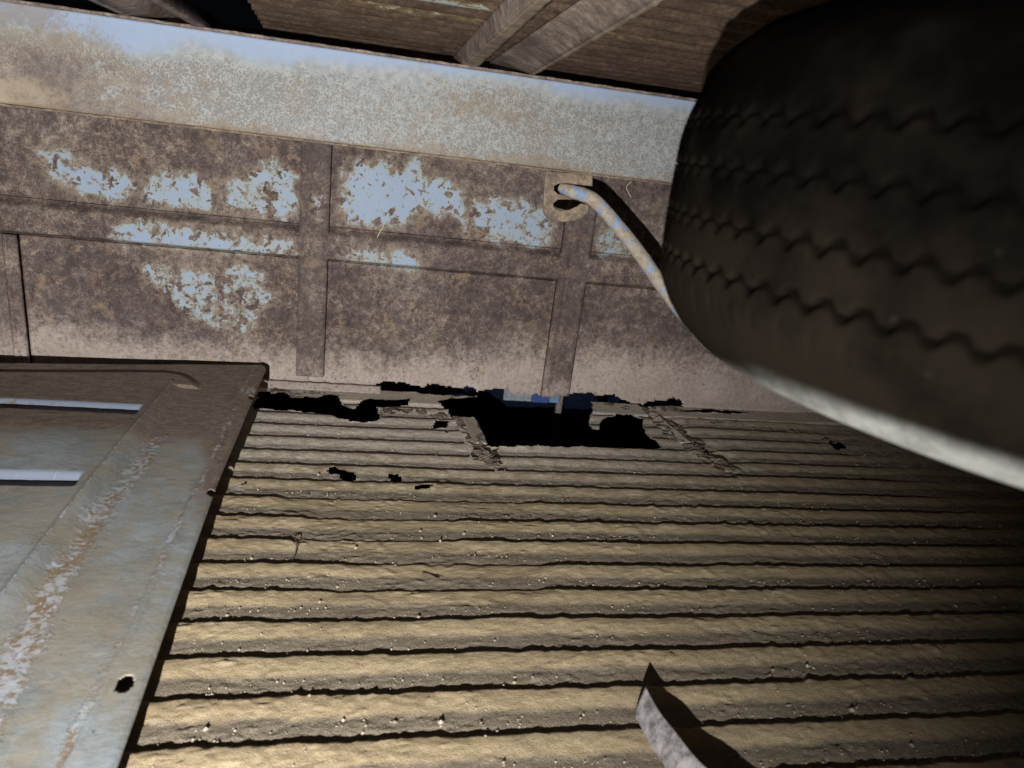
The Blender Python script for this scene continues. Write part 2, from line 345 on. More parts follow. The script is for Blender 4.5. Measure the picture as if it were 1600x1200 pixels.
def floor_h(x, y, sheet, fine=True):
    wob = .004*(fbm(x*2.5, y*6, 3, 11)-.5) + .0022*(fbm(x*24, y*24, 3, 23)-.5)*(1.6-.8*sstep(1.0, 1.3, y)) + .0056*(fbm(x*80, y*80, 2, 29)-.5)*(1-.5*sstep(1.0, 1.3, y))
    if sheet == 0: wob = wob + .006*sstep(1.2, 1.3, y)
    if sheet == 2: wob = wob - .012*sstep(1.15, 1.3, y)
    u = (y-Y0+wob)/PITCH; u = u-np.floor(u)
    dirt = fbm(x*5, y*9, 3, 31)                                     # how full the troughs are
    A = (.0060-.0010*sstep(.9, 1.4, y))*(1-.62*sstep(.46, .62, dirt)*sstep(.74, .88, y)*sstep(1.22, 1.1, y)*sstep(.75, .2, x))
    # going away from the eye: short steep drop, dirty trough, long convex rise
    d = np.where(u < .10, .5+.5*np.cos(np.pi*u/.10), 0)
    r = np.where(u > .34, sstep(.34, .92, u), 0)
    lip = (.22+.25*(fbm(x*18, y*30, 3, 37)-.4))*sstep(.10, .34, u)
    prof = np.maximum(d, np.maximum(r, lip))
    flat = sstep(1.585, 1.60, y)                                    # flat strip by the wall
    side = sstep(1.13+.12*(1.3-np.minimum(y, 1.5)), 1.25+.1*(1.3-np.minimum(y, 1.5)), x)*sstep(.95, 1.05, y)
    amp = A*(1-flat)*(1-.85*side)
    z = amp*prof-.0066 + flat*.0062 + side*.004
    z = z + .0012*(fbm(x*60, y*60, 4, 41)-.5)*1.6*(1-.5*flat) + .004*(fbm(x*4, y*4, 2, 43)-.5)*(1-flat)
    # lumps of caked dirt
    lump = sstep(.58, .78, fbm(x*26, y*45, 4, 51)); z = z + .0009*lump*(1-flat)*sstep(1.35, 1.15, y)
    crumb = sstep(.55, .8, fbm(x*120, y*150, 2, 67))*sstep(.42, .58, fbm(x*9, y*16, 3, 68)); z = z + .0014*crumb*(1-flat)*sstep(1.4, 1.1, y)
    if fine: z = z + .0013*(fbm(x*190, y*230, 2, 61)-.5)
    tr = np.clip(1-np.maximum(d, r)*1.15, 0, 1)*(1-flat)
    return z, tr
floor = empty('floor', (.3, 1.0, 0), kind='structure')
def floor_sheet(x0, x1, k, y0=.30, y1=1.672, dx=.0042, dy=.0019):
    nx = int((x1-x0)/dx)+2; ny = int((y1-y0)/dy)+2
    X, Y = np.meshgrid(np.linspace(x0, x1, nx), np.linspace(y0, y1, ny), indexing='ij')
    if k == 1:                                                      # edges follow the broken seams
        t = (X-x0)/(x1-x0); X = seam_x(Y, 0)*(1-t)+seam_x(Y, 1)*t
    elif k == 0:
        t = np.clip((X-(x1-.15))/.15, 0, 1); X = X*(1-t)+(seam_x(Y, 0)-.15*(1-t)-.0012*sstep(1.2, 1.3, Y))*t
    else:
        t = np.clip(1-(X-x0)/.15, 0, 1); X = X*(1-t)+(seam_x(Y, 1)+.15*(1-t)+.0012*sstep(1.2, 1.3, Y))*t
    Z, tr = floor_h(X, Y, k)
    sag = sstep(1.24, 1.40, Y)
    if k == 0: Z = Z + .004*sag*sstep(.05, .0, np.abs(X-seam_x(Y, 0)))*(fbm(X*50, Y*50, 3, 77)-.2)
    if k == 2: Z = Z - .006*sag*sstep(.10, .0, np.abs(X-seam_x(Y, 1)))*fbm(X*40, Y*40, 3, 78)*2
    keep = np.ones((nx-1, ny-1), bool); xc = (X[:-1, :-1]+X[1:, 1:])/2; yc = (Y[:-1, :-1]+Y[1:, 1:])/2
    jx = xc + .008*(fbm(xc*70, yc*40, 3, 81)-.5); jy = yc + .016*(fbm(xc*60, yc*40, 3, 83)-.5)
    for h in HOLES: keep &= poly_sd(jx, jy, h) < 0
    rim = np.zeros(X.shape)
    ex = X + .008*(fbm(X*70, Y*40, 3, 81)-.5); ey = Y + .016*(fbm(X*60, Y*40, 3, 83)-.5)
    for h in HOLES: rim = np.maximum(rim, np.exp(np.minimum(poly_sd(ex, ey, h), 0)/.005))
    Z = Z + rim*.006*(fbm(X*30, Y*30, 3, 87)-.38)
    pale = (.16*sstep(.70, 1.0, Y)+.62*sstep(1.0, 1.5, Y))*(1-.35*sstep(.4, 1.0, X)) + .25*sstep(1.58, 1.6, Y)
    P = np.stack([X.ravel(), Y.ravel(), Z.ravel()], 1)
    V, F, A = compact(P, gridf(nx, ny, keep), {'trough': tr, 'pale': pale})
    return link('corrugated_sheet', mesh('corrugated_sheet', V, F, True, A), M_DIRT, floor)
floor_sheet(-.95, .205, 0); floor_sheet(.205, .70, 1); floor_sheet(.70, 1.95, 2, dx=.0042, dy=.0021)

# roof: corrugated along X like the floor
RZ = .765
def roof():
    ea = atz(385, 0, RZ); eb = atz(414, 50, RZ); x0, x1, y0, y1 = -.5, 2.0, .2, YW+.02; nx, ny = 210, 330
    X, Y = np.meshgrid(np.linspace(x0, x1, nx), np.linspace(y0, y1, ny), indexing='ij')
    Z = RZ+.010*(.5+.5*np.sin(2*np.pi*Y/.0656)) + .002*(fbm(X*14, Y*30, 3, 5)-.5)
    X = X + (np.clip(ea[0]+(eb[0]-ea[0])*(Y-ea[1])/(eb[1]-ea[1]), -.6, .1)-x0)*np.clip((1.2-X)/1.7, 0, 1)
    p = np.zeros(X.shape)
    for (cx, cy, rx, ry, s) in ((690, 6, .10, .018, 1.), (640, 20, .16, .03, .62), (1040, 65, .05, .012, .95), (990, 60, .10, .04, .5), (760, 45, .06, .03, .5)):
        q = atz(cx, cy, RZ); p = np.maximum(p, s*np.clip(1.35-np.hypot((X-q[0])/rx, (Y-q[1])/ry), 0, 1))
    P = np.stack([X.ravel(), Y.ravel(), Z.ravel()], 1)
    return tag(link('roof', solid_grid('roof', P, nx, ny, np.array([0, 0, .004]), attrs={'paint': p}, flip=True), M_ROOF), kind='structure')
roof()

# ------------------------------------------------------------------ rear wall of rusted sheets
def wp(*pts): return [(lambda q: (q[0], q[2]))(aty(px, py, YW)) for px, py in pts]
PAINT = [wp((60, 235), (110, 238), (115, 262), (160, 262), (200, 275), (205, 290), (185, 308), (150, 310), (125, 300), (115, 285), (85, 268), (80, 252)),
         wp((228, 275), (255, 268), (268, 280), (300, 278), (330, 285), (332, 325), (280, 325), (265, 318), (230, 318)),
         wp((358, 285), (400, 275), (410, 262), (445, 258), (460, 275), (460, 335), (430, 340), (355, 322)),
         wp((182, 350), (240, 350), (300, 358), (330, 360), (455, 376), (455, 398), (380, 392), (230, 379), (185, 370)),
         wp((225, 418), (260, 418), (300, 423), (370, 423), (410, 430), (405, 455), (425, 465), (395, 490), (385, 517), (350, 507), (310, 500), (290, 480), (265, 460), (235, 440)),
         wp((538, 265), (565, 252), (580, 260), (610, 246), (612, 272), (650, 250), (660, 278), (700, 287), (720, 303), (727, 330), (727, 358), (715, 335), (650, 333), (630, 348), (600, 357), (538, 348)),
         wp((742, 320), (800, 316), (830, 318), (845, 333), (860, 350), (852, 380), (800, 382), (765, 374), (742, 352)),
         wp((528, 388), (560, 393), (610, 391), (650, 402), (655, 417), (600, 414), (530, 404)),
         wp((494, 308), (504, 310), (504, 346), (495, 342)),
         wp((935, 370), (960, 362), (987, 385), (982, 402), (938, 397)), wp((1055, 475), (1085, 490), (1105, 515), (1075, 505))]
def wall_paint(X, Z):
    p = np.full(X.shape, -1.)
    for i, poly in enumerate(PAINT): p = np.maximum(p, np.clip(poly_sd(X, Z, poly)/.030+.06, -1, (.44, .42, .34, .22, .16, .70, .40, .20, .2, .1, .05)[i]))
    return .5+.5*np.clip(p, -1, 1)
WHOLES = [[(q[0], q[2]) for q in (aty(px, py, YW) for px, py in poly)] for poly in (
    ((583, 600), (600, 596), (640, 599), (665, 604), (670, 599), (700, 604), (738, 604), (745, 610), (765, 608), (780, 607), (800, 613), (850, 617), (905, 613), (925, 614), (935, 617), (960, 617), (975, 624), (985, 629), (1000, 628), (1020, 624), (1062, 622), (1064, 629), (1064, 660), (583, 660)),)]
wall = empty('rusty_wall', (.2, YW, 0), 'rusty wall of steel sheets with pale blue paint patches', 'wall')
def wall_sheet(x0, x1, z0, z1, rail=False, name='sheet'):
    nx = int((x1-x0)/.0052)+2; nz = int((z1-z0)/(.0032 if not rail else .0017))+2
    X, Z = np.meshgrid(np.linspace(x0, x1, nx), np.linspace(z0, z1, nz), indexing='ij')
    b = .0016*(fbm(X*9, Z*9, 3, 3)-.5) + .0007*(fbm(X*70, Z*70, 3, 4)-.5)
    if rail: b = b + .021*sstep(z1, z1-.018, Z)*sstep(z0, z0+.010, Z)
    else:
        b = b + .0022*(fbm(X*4, Z*5, 3, 19)-.5)*2; b = b + .012*sstep(.03, .0, Z)**2                          # turns out towards the floor at its foot
    dust = .75*sstep(.20, .0, Z)+.30*sstep(.32, .1, Z)*sstep(0., .6, X)+.22*sstep(-.35, -.7, X)*sstep(.3, .0, Z)
    P = np.stack([X.ravel(), (YW-b).ravel(), Z.ravel()], 1); keep = np.ones((nx-1, nz-1), bool)
    xc = (X[:-1, :-1]+X[1:, 1:])/2; zc = (Z[:-1, :-1]+Z[1:, 1:])/2
    jx = xc+.010*(fbm(xc*60, zc*60, 3, 91)-.5); jz = zc+.010*(fbm(xc*90, zc*60, 3, 93)-.5)
    for h in WHOLES: keep &= poly_sd(jx, jz, h) < 0
    return link(name, solid_grid(name, P, nx, nz, np.array([0, .0015, 0]), keep, {'paint': wall_paint(X, Z), 'dust': dust}), M_WALL, wall)
COLS = [(-.742, -.1432), (-.1428, .4698), (.4702, 1.95)]
for x0, x1 in COLS:
    if x0 < -.7: wall_sheet(-.86, x1, .3845, .768); wall_sheet(-.86, x1, .306, .3835, True, 'rail'); wall_sheet(x0, x1, .0, .305); continue
    wall_sheet(x0, x1, .3845, .768); wall_sheet(x0, x1, .306, .3835, True, 'rail'); wall_sheet(x0, x1, .0, .305)
def strap(x0, x1, z0, z1, slant=0., nm='strap', yo=.004, mat=None):
    nx = 22; nz = int((z1-z0)/.006)+2
    U, Z = np.meshgrid(np.linspace(0, 1, nx), np.linspace(z0, z1, nz), indexing='ij')
    X = x0+(x1-x0)*U + slant*(z1-Z) + .0012*(fbm(Z*30, U*0, 3, 8)-.5)
    b = yo + .0035*sstep(0, .12, U)*sstep(1, .88, U) - .0025*np.exp(-((U-.30)/.05)**2) + .0010*(fbm(X*60, Z*60, 3, 9)-.5)
    P = np.stack([X.ravel(), (YW-b).ravel(), Z.ravel()], 1)
    keep = np.ones((nx-1, nz-1), bool); xc = (X[:-1, :-1]+X[1:, 1:])/2; zc = (Z[:-1, :-1]+Z[1:, 1:])/2
    jz = zc+.008*(fbm(xc*90, zc*60, 3, 93)-.5)
    for h in WHOLES: keep &= poly_sd(xc, jz, h) < 0
    return link(nm, solid_grid(nm, P, nx, nz, np.array([0, (yo-.003), 0]), keep, {'paint': wall_paint(X, Z), 'dust': .55*sstep(.16, .0, Z)+.2*(X < -.7)}), mat or M_WALL, wall)
strap(-.170, -.1065, .030, .768, mat=M_STRAPW, yo=.018); strap(.4345, .5065, .004, .768, mat=M_STRAPW, yo=.018)
strap(-.772, -.7435, .012, .305, nm='end_strap', mat=M_WALL, yo=.010); strap(-.86, -.774, .0, .305, nm='end_strap', mat=M_STRAPW, yo=.003)
def dome(name, c, r, mat, parent, d=(0, -1, 0), hgt=.5):
    V = []; F = []; n = 14; D = Vector(d); q = D.to_track_quat('Z', 'Y')
    for i in range(5):
        a = i/4*math.pi/2
        for k in range(n): V.append(Vector(c)+q @ Vector((r*math.cos(a)*math.cos(2*math.pi*k/n), r*math.cos(a)*math.sin(2*math.pi*k/n), r*hgt*math.sin(a))))
    for i in range(4):
        for k in range(n): F.append([i*n+k, i*n+(k+1) % n, (i+1)*n+(k+1) % n, (i+1)*n+k])
    return link(name, mesh(name, [tuple(v) for v in V], F, True), mat, parent)
for px, py in ((490, 388), (902, 427)):
    q = aty(px, py, YW-.007); dome('rivet', q, .0065, M_STRAP, wall, hgt=.7)
# dusty angle where the wall meets the floor on the left
nx, nz = 200, 6
X, U = np.meshgrid(np.linspace(-.30, .03, nx), np.linspace(0, 1, nz), indexing='ij')
P = np.stack([X.ravel(), (YW-.014-.018*U + .003*(fbm(X*60, U*3, 3, 2)-.5)).ravel(), (.014-.016*U+.003*(fbm(X*80, U*4, 3, 6)-.5)).ravel()], 1)
link('foot_flange', solid_grid('foot_flange', P, nx, nz, np.array([0, .001, -.002]), None, {'dust': np.full(X.shape, 1.)}), M_WALL, wall)

# ------------------------------------------------------------------ beam across the top
YB = 1.47
beam = empty('steel_beam', (.2, YB, .57), 'long pale grey speckled beam with a blue painted top edge', 'beam')
bz0, bz1 = .5695, .7325
nx, nz = 700, 50
X, Z = np.meshgrid(np.linspace(-1.1, 1.95, nx), np.linspace(bz0, bz1, nz), indexing='ij')
b = .0012*(fbm(X*6, Z*12, 3, 3)-.5) + .0004*(fbm(X*60, Z*60, 2, 3)-.5)
tt = (bz1-Z)/(bz1-bz0)                       # 0 at the top edge
band = .04+.18*fbm(X*9, X*0, 4, 12)-.11*sstep(-.2, .05, X)+.14*np.exp(-((X+.30)/.06)**2)*0+.10*np.exp(-((X+.42)/.07)**2)
wear = .98*sstep(band-.16, band+.36, tt)
wear = wear + .75*sstep(-.50, -.66, X)*sstep(.30, .6, tt) + .35*sstep(-.28, -.50, X)*sstep(.25, .5, tt) + .28*np.exp(-((X-.16)/.09)**2)*np.exp(-((tt-.35)/.16)**2) + .35*sstep(.93, 1., tt)
xs = aty(318, 130, YB)[0]; xs2 = aty(742, 180, YB)[0]
streak = .62*np.exp(-((X-xs-.004*np.sin(Z*90))/.0045)**2)*sstep(.2, .3, tt) + .5*np.exp(-((X-xs2)/.010)**2)*sstep(.35, .5, tt) + .35*np.exp(-((X+.60)/.05)**2)*sstep(.6, .9, tt) + .8*sstep(.965, .99, tt)
P = np.stack([X.ravel(), (YB-b).ravel(), Z.ravel()], 1)
link('web', solid_grid('web', P, nx, nz, np.array([0, .004, 0]), None, {'wear': wear, 'streak': streak, 'brown': .30*sstep(-.30, -.62, X)+.22*sstep(.78, 1., tt)+.16*np.exp(-((X-.17)/.10)**2)*np.exp(-((tt-.4)/.25)**2)-.10*sstep(.3, .5, X), 'sand': .9*np.exp(-((X+.66)/.13)**2)*sstep(.55, .85, tt)+.25*np.exp(-((X+.35)/.1)**2)*sstep(.8, .95, tt)}), M_BEAM, beam)
def ledge(name, z, y0, y1, th, mat, rag, seed):
    nx = 900; n2 = 6
    X, U = np.meshgrid(np.linspace(-1.1, 1.95, nx), np.linspace(0, 1, n2), indexing='ij')
    yf = y0 - rag*(fbm(X*50, X*0, 3, seed)); Yy = yf+(y1-yf)*U
    Zz = z+.0018*(fbm(X*70, U*5, 3, seed+3)-.5)
    P = np.stack([X.ravel(), Yy.ravel(), Zz.ravel()], 1)
    return link(name, solid_grid(name, P, nx, n2, np.array([0, 0, th]), None, {'dust': np.full(X.shape, .8)}), mat, beam)
ledge('top_flange', bz1+.0002, YB-.010, YB+.075, .0042, M_RIB, .008, 3)
ledge('bottom_flange', bz0-.0040, YB-.003, YB+.075, .0035, M_TAB, .002, 5)

# ------------------------------------------------------------------ roof ribs resting on the beam
RB = bz1+.0052
def rib_root(x, label): return empty('roof_rib', (x, YB, RB), label, 'roof rib', 'ribs running under the roof')
def bar(name, sec, y0, y1, mat, parent, rag=0., n=90, seed=1):
    """a folded strip: sec is a list of (x, z) across it; ragged on its last edge"""
    m = len(sec); V = np.zeros((n, m, 3)); ys = np.linspace(y0, y1, n)
    for j, (x, z) in enumerate(sec):
        r = rag*(fbm(ys*45, ys*0, 4, seed)-.5)*2 if j == m-1 else 0*ys
        V[:, j, 0] = x+r; V[:, j, 1] = ys; V[:, j, 2] = z
    return link(name, solid_grid(name, V.reshape(-1, 3), n, m, np.array([.0012, 0, .0022]), None, smooth=False), mat, parent)
def slope_bar(name, e0, e1, mat, parent, rag=0., n=120, m=8, y0=.3, seed=4, mid=0.):
    '''a plate between two straight edges, each given by two points in space, run back to y0'''
    V = np.zeros((n, m, 3)); ys = np.linspace(y0, YB+.15, n)
    def at(e, y): a, b = np.array(e[0]), np.array(e[1]); t = (y-a[1])/(b[1]-a[1]); return a+(b-a)*t
    for i, y in enumerate(ys):
        p, q = at(e0, y), at(e1, y)
        for j in range(m):
            u = j/(m-1); V[i, j] = p*(1-u)+q*u; V[i, j, 2] += mid*4*u*(1-u)
            if j == m-1: V[i, j, 0] += rag*(fbm(np.array([y*55.]), np.array([0.]), 4, seed)[0]-.5)*2; V[i, j, 2] += rag*.5*(fbm(np.array([y*80.]), np.array([3.]), 4, seed)[0]-.5)
    return link(name, solid_grid(name, V.reshape(-1, 3), n, m, np.array([.0012, 0, .0022]), None), mat, parent)
def xb(px, py): return aty(px, py, YB)[0]
xa = xb(722, 102)
r = rib_root(xa, 'narrow roof rib with a thin dusty lip, just left of the broad ragged rib')
W0 = [tuple(atz(702, 96, RZ-.003)), tuple(atz(788, 0, RZ-.003))]; W1 = [tuple(aty(722, 102, YB)), tuple(atz(838, 0, RB))]; W2 = [tuple(aty(745, 106, YB)), tuple(atz(862, 0, RB))]
slope_bar('web', W0, [(p[0]-.0008, p[1], p[2]) for p in W1], M_RIB, r); slope_bar('lip', W1, W2, M_TAB, r, .0014, m=5)
x2 = xb(770, 110); x3 = xb(832, 118)
r = rib_root(x2, 'broad brown roof rib with a ragged dusty lower edge, near the tyre')
L0 = [(x2+.006, YB, RZ-.006), tuple(atz(908, 0, RZ-.006))]; R0 = [(x3-.004, YB, RB+.001), tuple(atz(1026, 0, RB+.001))]
R1 = [(x3+.002, YB, RB-.001), tuple(atz(1041, 0, RB-.001))]
slope_bar('web', L0, [(p[0]-.0006, p[1], p[2]) for p in R0], M_RIB, r, .0, mid=.002); slope_bar('lip', R0, R1, M_TAB, r, .0035, m=3)
x4 = xb(322, 42)
r = rib_root(x4, 'narrow dusty roof rib over the left part of the beam, right one of a pair')
bar('web', [(x4-.003, RZ-.003), (x4, RB)], .3, 1.66, M_STRAP, r); bar('lip', [(x4-.019, RB-.001), (x4-.0015, RB-.0006)], .3, YB+.06, M_RIB, r, .0015)
x5 = xb(212, 25)
r = rib_root(x5, 'broad brown roof rib at the upper left edge, left one of a pair')
bar('web', [(x5-.004, RB), (x5+.028, RB+.008), (x5+.045, RZ-.004)], .3, 1.66, M_RIB, r); bar('lip', [(x5-.020, RB-.0006), (x5-.006, RB-.001)], .3, YB+.06, M_RIB, r, .003)

# ------------------------------------------------------------------ slotted bracket and the bent rod hooked in it
YT = 1.462
def bp(px, py): q = aty(px, py, YT); return (q[0], q[2])
out = [(853, 267), (926, 274), (926, 291), (905, 289), (885, 286), (873, 287), (866, 291), (866, 298), (872, 303), (884, 306), (893, 311), (884, 312), (872, 312), (865, 318), (865, 324), (874, 329), (890, 328), (903, 322), (908, 318), (920, 320), (920, 328), (912, 339), (898, 345), (878, 347), (862, 343), (852, 338), (849, 322), (850, 300)]
xz = [bp(*p) for p in out]; n = len(xz)
V = [(x, YT, z) for x, z in xz]+[(x, YT+.007, z) for x, z in xz]
F = [list(range(n))[::-1], [n+i for i in range(n)]]+[[i, (i+1) % n, n+(i+1) % n, n+i] for i in range(n)]
br = link('slotted_bracket', mesh('slotted_bracket', V, F), M_TAB)
bv = br.modifiers.new('edge', 'BEVEL'); bv.width = .0016; bv.segments = 2; bv.limit_method = 'ANGLE'
tag(br, 'small tan hook-shaped bracket hanging under the beam, holding the bent rod', 'bracket')
rp = [tuple(aty(876, 293, 1.475)), tuple(aty(893, 299, 1.456)), tuple(aty(913, 305, 1.445)), tuple(aty(932, 316, 1.44)), tuple(aty(960, 347, 1.425)), tuple(aty(1000, 397, 1.40)), tuple(aty(1044, 460, 1.36)), tuple(aty(1084, 508, 1.31)), tuple(aty(1128, 540, 1.24)), (.62, .98, .455), (.60, .80, .455)]
rd = link('bent_rod', tube('bent_rod', rp, [.0095, .0135, .0142, .0142, .0145, .0145, .0145, .0145, .0145, .0145, .0145], 18, True, 10, .07), M_ROD)
tag(rd, 'bent rod caked in tan dirt over blue paint, running behind the tyre', 'rod')

# ------------------------------------------------------------------ spare tyre
TC = Vector((.540, .444, .587)); TR = .332
ty = empty('spare_tyre', TC, 'large black tyre with zigzag tread grooves and a pale lower sidewall', 'tyre')
prof = [(.20, -.085), (.215, -.100), (.245, -.117), (.275, -.119), (.296, -.112), (.308, -.102), (.318, -.089), (.3245, -.077), (.3285, -.068)]
tw = .064
vz = list(np.linspace(-tw, .070, 70)); up = [(.319, .086), (.310, .098), (.291, .1145), (.270, .122), (.24, .123), (.205, .098)]
full = [(r_, z_) for r_, z_ in prof] + [(TR-.0025*(z_/.076)**2-.0075*max(0, (z_-.030)/.04)**2, z_) for z_ in vz] + up
full += [(.188, .070), (.188, -.070)]
na = 1128; m = len(full); RR = np.array([p[0] for p in full]); ZZ = np.array([p[1] for p in full])
th = np.linspace(0, 2*np.pi, na, endpoint=False); TH, R2 = np.meshgrid(th, RR, indexing='ij'); Z2 = np.broadcast_to(ZZ, R2.shape).copy(); R2 = R2.copy()
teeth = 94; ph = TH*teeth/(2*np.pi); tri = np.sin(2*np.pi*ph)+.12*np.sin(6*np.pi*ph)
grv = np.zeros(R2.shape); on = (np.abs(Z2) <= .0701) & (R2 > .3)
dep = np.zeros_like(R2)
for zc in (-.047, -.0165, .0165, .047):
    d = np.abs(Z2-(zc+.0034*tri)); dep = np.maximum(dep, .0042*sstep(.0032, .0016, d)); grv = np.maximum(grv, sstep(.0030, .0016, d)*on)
R2 = R2-dep*on
lat = ((ph*1.) % 1 < .22) & (np.abs(Z2) > .0595) & on; R2 = R2-.0006*lat*(Z2 < 0)
Vt = np.stack([R2*np.cos(TH), R2*np.sin(TH), Z2], 2)
ang = np.degrees(np.arctan2(np.sin(TH), np.cos(TH)))
near = sstep(-200, -140, np.where(ang > 90, ang-360, ang))          # the pale band fades out round the far side
white = sstep(-.086-.012*(1-near), -.108-.012*(1-near), Z2)*(.05+.95*near)
V = Vt.reshape(-1, 3)+np.array(TC)
i, j = np.meshgrid(np.arange(na), np.arange(m), indexing='ij'); i2 = (i+1) % na; j2 = (j+1) % m
F = np.stack([(i*m+j).ravel(), (i2*m+j).ravel(), (i2*m+j2).ravel(), (i*m+j2).ravel()], 1)
link('rubber', mesh('rubber', V, F, True, {'white': white, 'groove_shade': grv, 'low_tread': sstep(.03, -.07, Z2)}), M_TYRE, ty)
def lathe(name, prof, c, mat, parent, n=64):
    V = []; F = []; m = len(prof)
    for k in range(n):
        for r_, z_ in prof: V.append((c[0]+r_*math.cos(2*math.pi*k/n), c[1]+r_*math.sin(2*math.pi*k/n), c[2]+z_))
    for k in range(n):
        for j in range(m-1): F.append([k*m+j, (k+1) % n*m+j, (k+1) % n*m+j+1, k*m+j+1])
    return link(name, mesh(name, V, F, True), mat, parent)
lathe('rim', [(.210, -.088), (.203, -.084), (.190, -.070), (.180, -.02), (.165, -.015), (.12, -.03), (.08, -.02), (.05, .0), (.05, .004), (.165, .02), (.186, .070), (.203, .084), (.21, .088)], TC, M_STRAP, ty)
for k in range(5):
    a = 2*math.pi*k/5; dome('wheel_bolt', (TC.x+.10*math.cos(a), TC.y+.10*math.sin(a), TC.z-.026), .012, M_STRAP, ty, (0, 0, -1), .8)

# ------------------------------------------------------------------ stamped panel lying on the floor at the left
pan = empty('stamped_panel', (-.45, 1.0, .04), 'worn blue grey stamped metal panel with two grooves, lying on the floor at the left', 'panel')
nx, ny = 290, 600
YF = 1.645
def xe(y): return np.interp(y, [.2, .55, .9, 1.1, 1.4, 1.645], [-.203, -.2075, -.2215, -.229, -.2315, -.232])
S, Yg = np.meshgrid(np.linspace(0, 1, nx), np.linspace(.22, 1, ny), indexing='ij')
Yv = .22+(1.-.22)*0 + (Yg-.22)/.78*(YF-.22)
Xe = xe(Yv); X = -.80+(Xe+.80)*S; Y = Yv-.075*np.clip((Xe-X)/.5, 0, 1.5)*sstep(1.2, 1.6, Yv)
# rounded far right corner
cr_ = .022
t = np.clip((Yv-(YF-cr_))/cr_, 0, 1); X = X - S**6*(cr_*(1-np.sqrt(np.clip(1-t*t, 0, 1))))
base = .018+(.0565-.018)*(Y-.5)/1.14
e1 = sstep(-.372, -.400, X); e2 = sstep(1.545-.06*np.clip((-.40-X)/.3, 0, 1), 1.525-.06*np.clip((-.40-X)/.3, 0, 1), Y)
cx, cy = -.45, 1.48; rad = np.hypot(np.maximum(X-cx, 0), np.maximum(Y-cy, 0))
yy = np.maximum(Y-cy+.075*np.clip((-.40-X)/.5, 0, 1), 0); xx = np.maximum(X-cx, 0)
rad = np.hypot(xx, yy)
inner = np.where(yy > 0, sstep(.088, .068, np.hypot(xx*.80, yy)), sstep(.078, .052, xx))
Zp = base + (.007+.010*sstep(1.46, 1.15, Y))*inner + .0024*np.exp(-((X+.402)/.0035)**2)*(Y < 1.5) + .0030*(fbm(X*5, Y*4, 2, 66)-.5)
for yc, hw in ((1.342, .026), (1.057, .024)):
    yl = Y-yc-.02*0; u = (yl+hw)/(2*hw); g = np.where((u > 0) & (u < 1), sstep(0, .10, u)*sstep(1., .55, u), 0)*sstep(-.416, -.424, X); Zp = Zp-.0095*g
Zp = Zp + .0035*np.exp(-((X+.255+.02*(fbm(Y*6, Y*0, 2, 3)-.5))/.004)**2)*.75 + .0012*(fbm(X*8, Y*8, 3, 6)-.5) + .0006*(fbm(X*60, Y*60, 3, 7)-.5)
Zp = Zp - .003*sstep(.006, .0, Xe-X)
Zp = Zp - .002*sstep(1.58, 1.585, Yv)*sstep(1.602, 1.597, Yv)*0
rust = .95*sstep(1.12, 1.42, Y)+.25*sstep(.9, 1.2, Y)+.35*sstep(-.30, -.24, X)*sstep(.75, 1.1, Y)+.18*sstep(-.27, -.22, X)
xb1 = np.interp(Y, [.5, .65, .79, 1.0, 1.26, 1.45], [-.335, -.344, -.362, -.366, -.358, -.36])
flake_crease = .72*np.exp(-((X+.402)/.0028)**2)*(.45+.9*fbm(Y*25, X*0, 3, 17))*(Y < 1.5) + .95*np.exp(-((X-xb1)/.026)**2)*sstep(1.42, 1.15, Y)*(.55+.7*fbm(X*20, Y*7, 3, 15)) + .85*np.exp(-((X+.256-.008*(fbm(Y*9, Y*0, 2, 13)-.5))/.008)**2)*(.55+.75*(fbm(Y*16, Y*0, 3, 14)-.25)) + .9*sstep(.012, .004, np.abs(X+.242))*sstep(1.44, 1.47, Y)*sstep(1.54, 1.5, Y)  # flaking, plus a thin pale line along the raised crease
pb = np.zeros(X.shape)
for yc, hw, xl in ((1.342, .026, -.60), (1.057, .024, -2.)):
    u = (Y-yc+hw)/(2*hw); pb = np.maximum(pb, np.where((u > .12) & (u < 1.0), 1., 0)*sstep(-.414, -.420, X)*(.55+.45*sstep(xl-.06, xl+.1, X)))
keep = np.ones((nx-1, ny-1), bool); xc = (X[:-1, :-1]+X[1:, 1:])/2; yc_ = (Y[:-1, :-1]+Y[1:, 1:])/2
for px, py, rx, ry, z_ in ((195, 1067, .0085, .012, .024), (330, 764, .006, .009, .042), (393, 615, .006, .010, .058)):
    q = atz(px, py, z_); keep &= np.hypot((xc-q[0])/rx, (yc_-q[1])/ry) > 1+.25*(fbm(xc*90, yc_*90, 2, 4)-.5)
q = atz(358, 746, .043); keep &= np.hypot((xc-q[0])/.005, (yc_-q[1])/.012) > 1
P = np.stack([X.ravel(), Y.ravel(), Zp.ravel()], 1)
link('pressing', solid_grid('pressing', P, nx, ny, np.array([0, 0, -.0016]), keep, {'rust': rust, 'flake_crease': flake_crease, 'paint': pb}), M_PANEL, pan)

# ------------------------------------------------------------------ upright corner post and bits at the left end
cp = link('corner_post', boxes('corner_post', [(-.86, -.806, 1.30, YW+.01, -.005, .766)]), M_STRAP)
bv = cp.modifiers.new('edge', 'BEVEL'); bv.width = .004; bv.segments = 2
tag(cp, 'dark rusty upright post at the far left end of the wall', 'post')

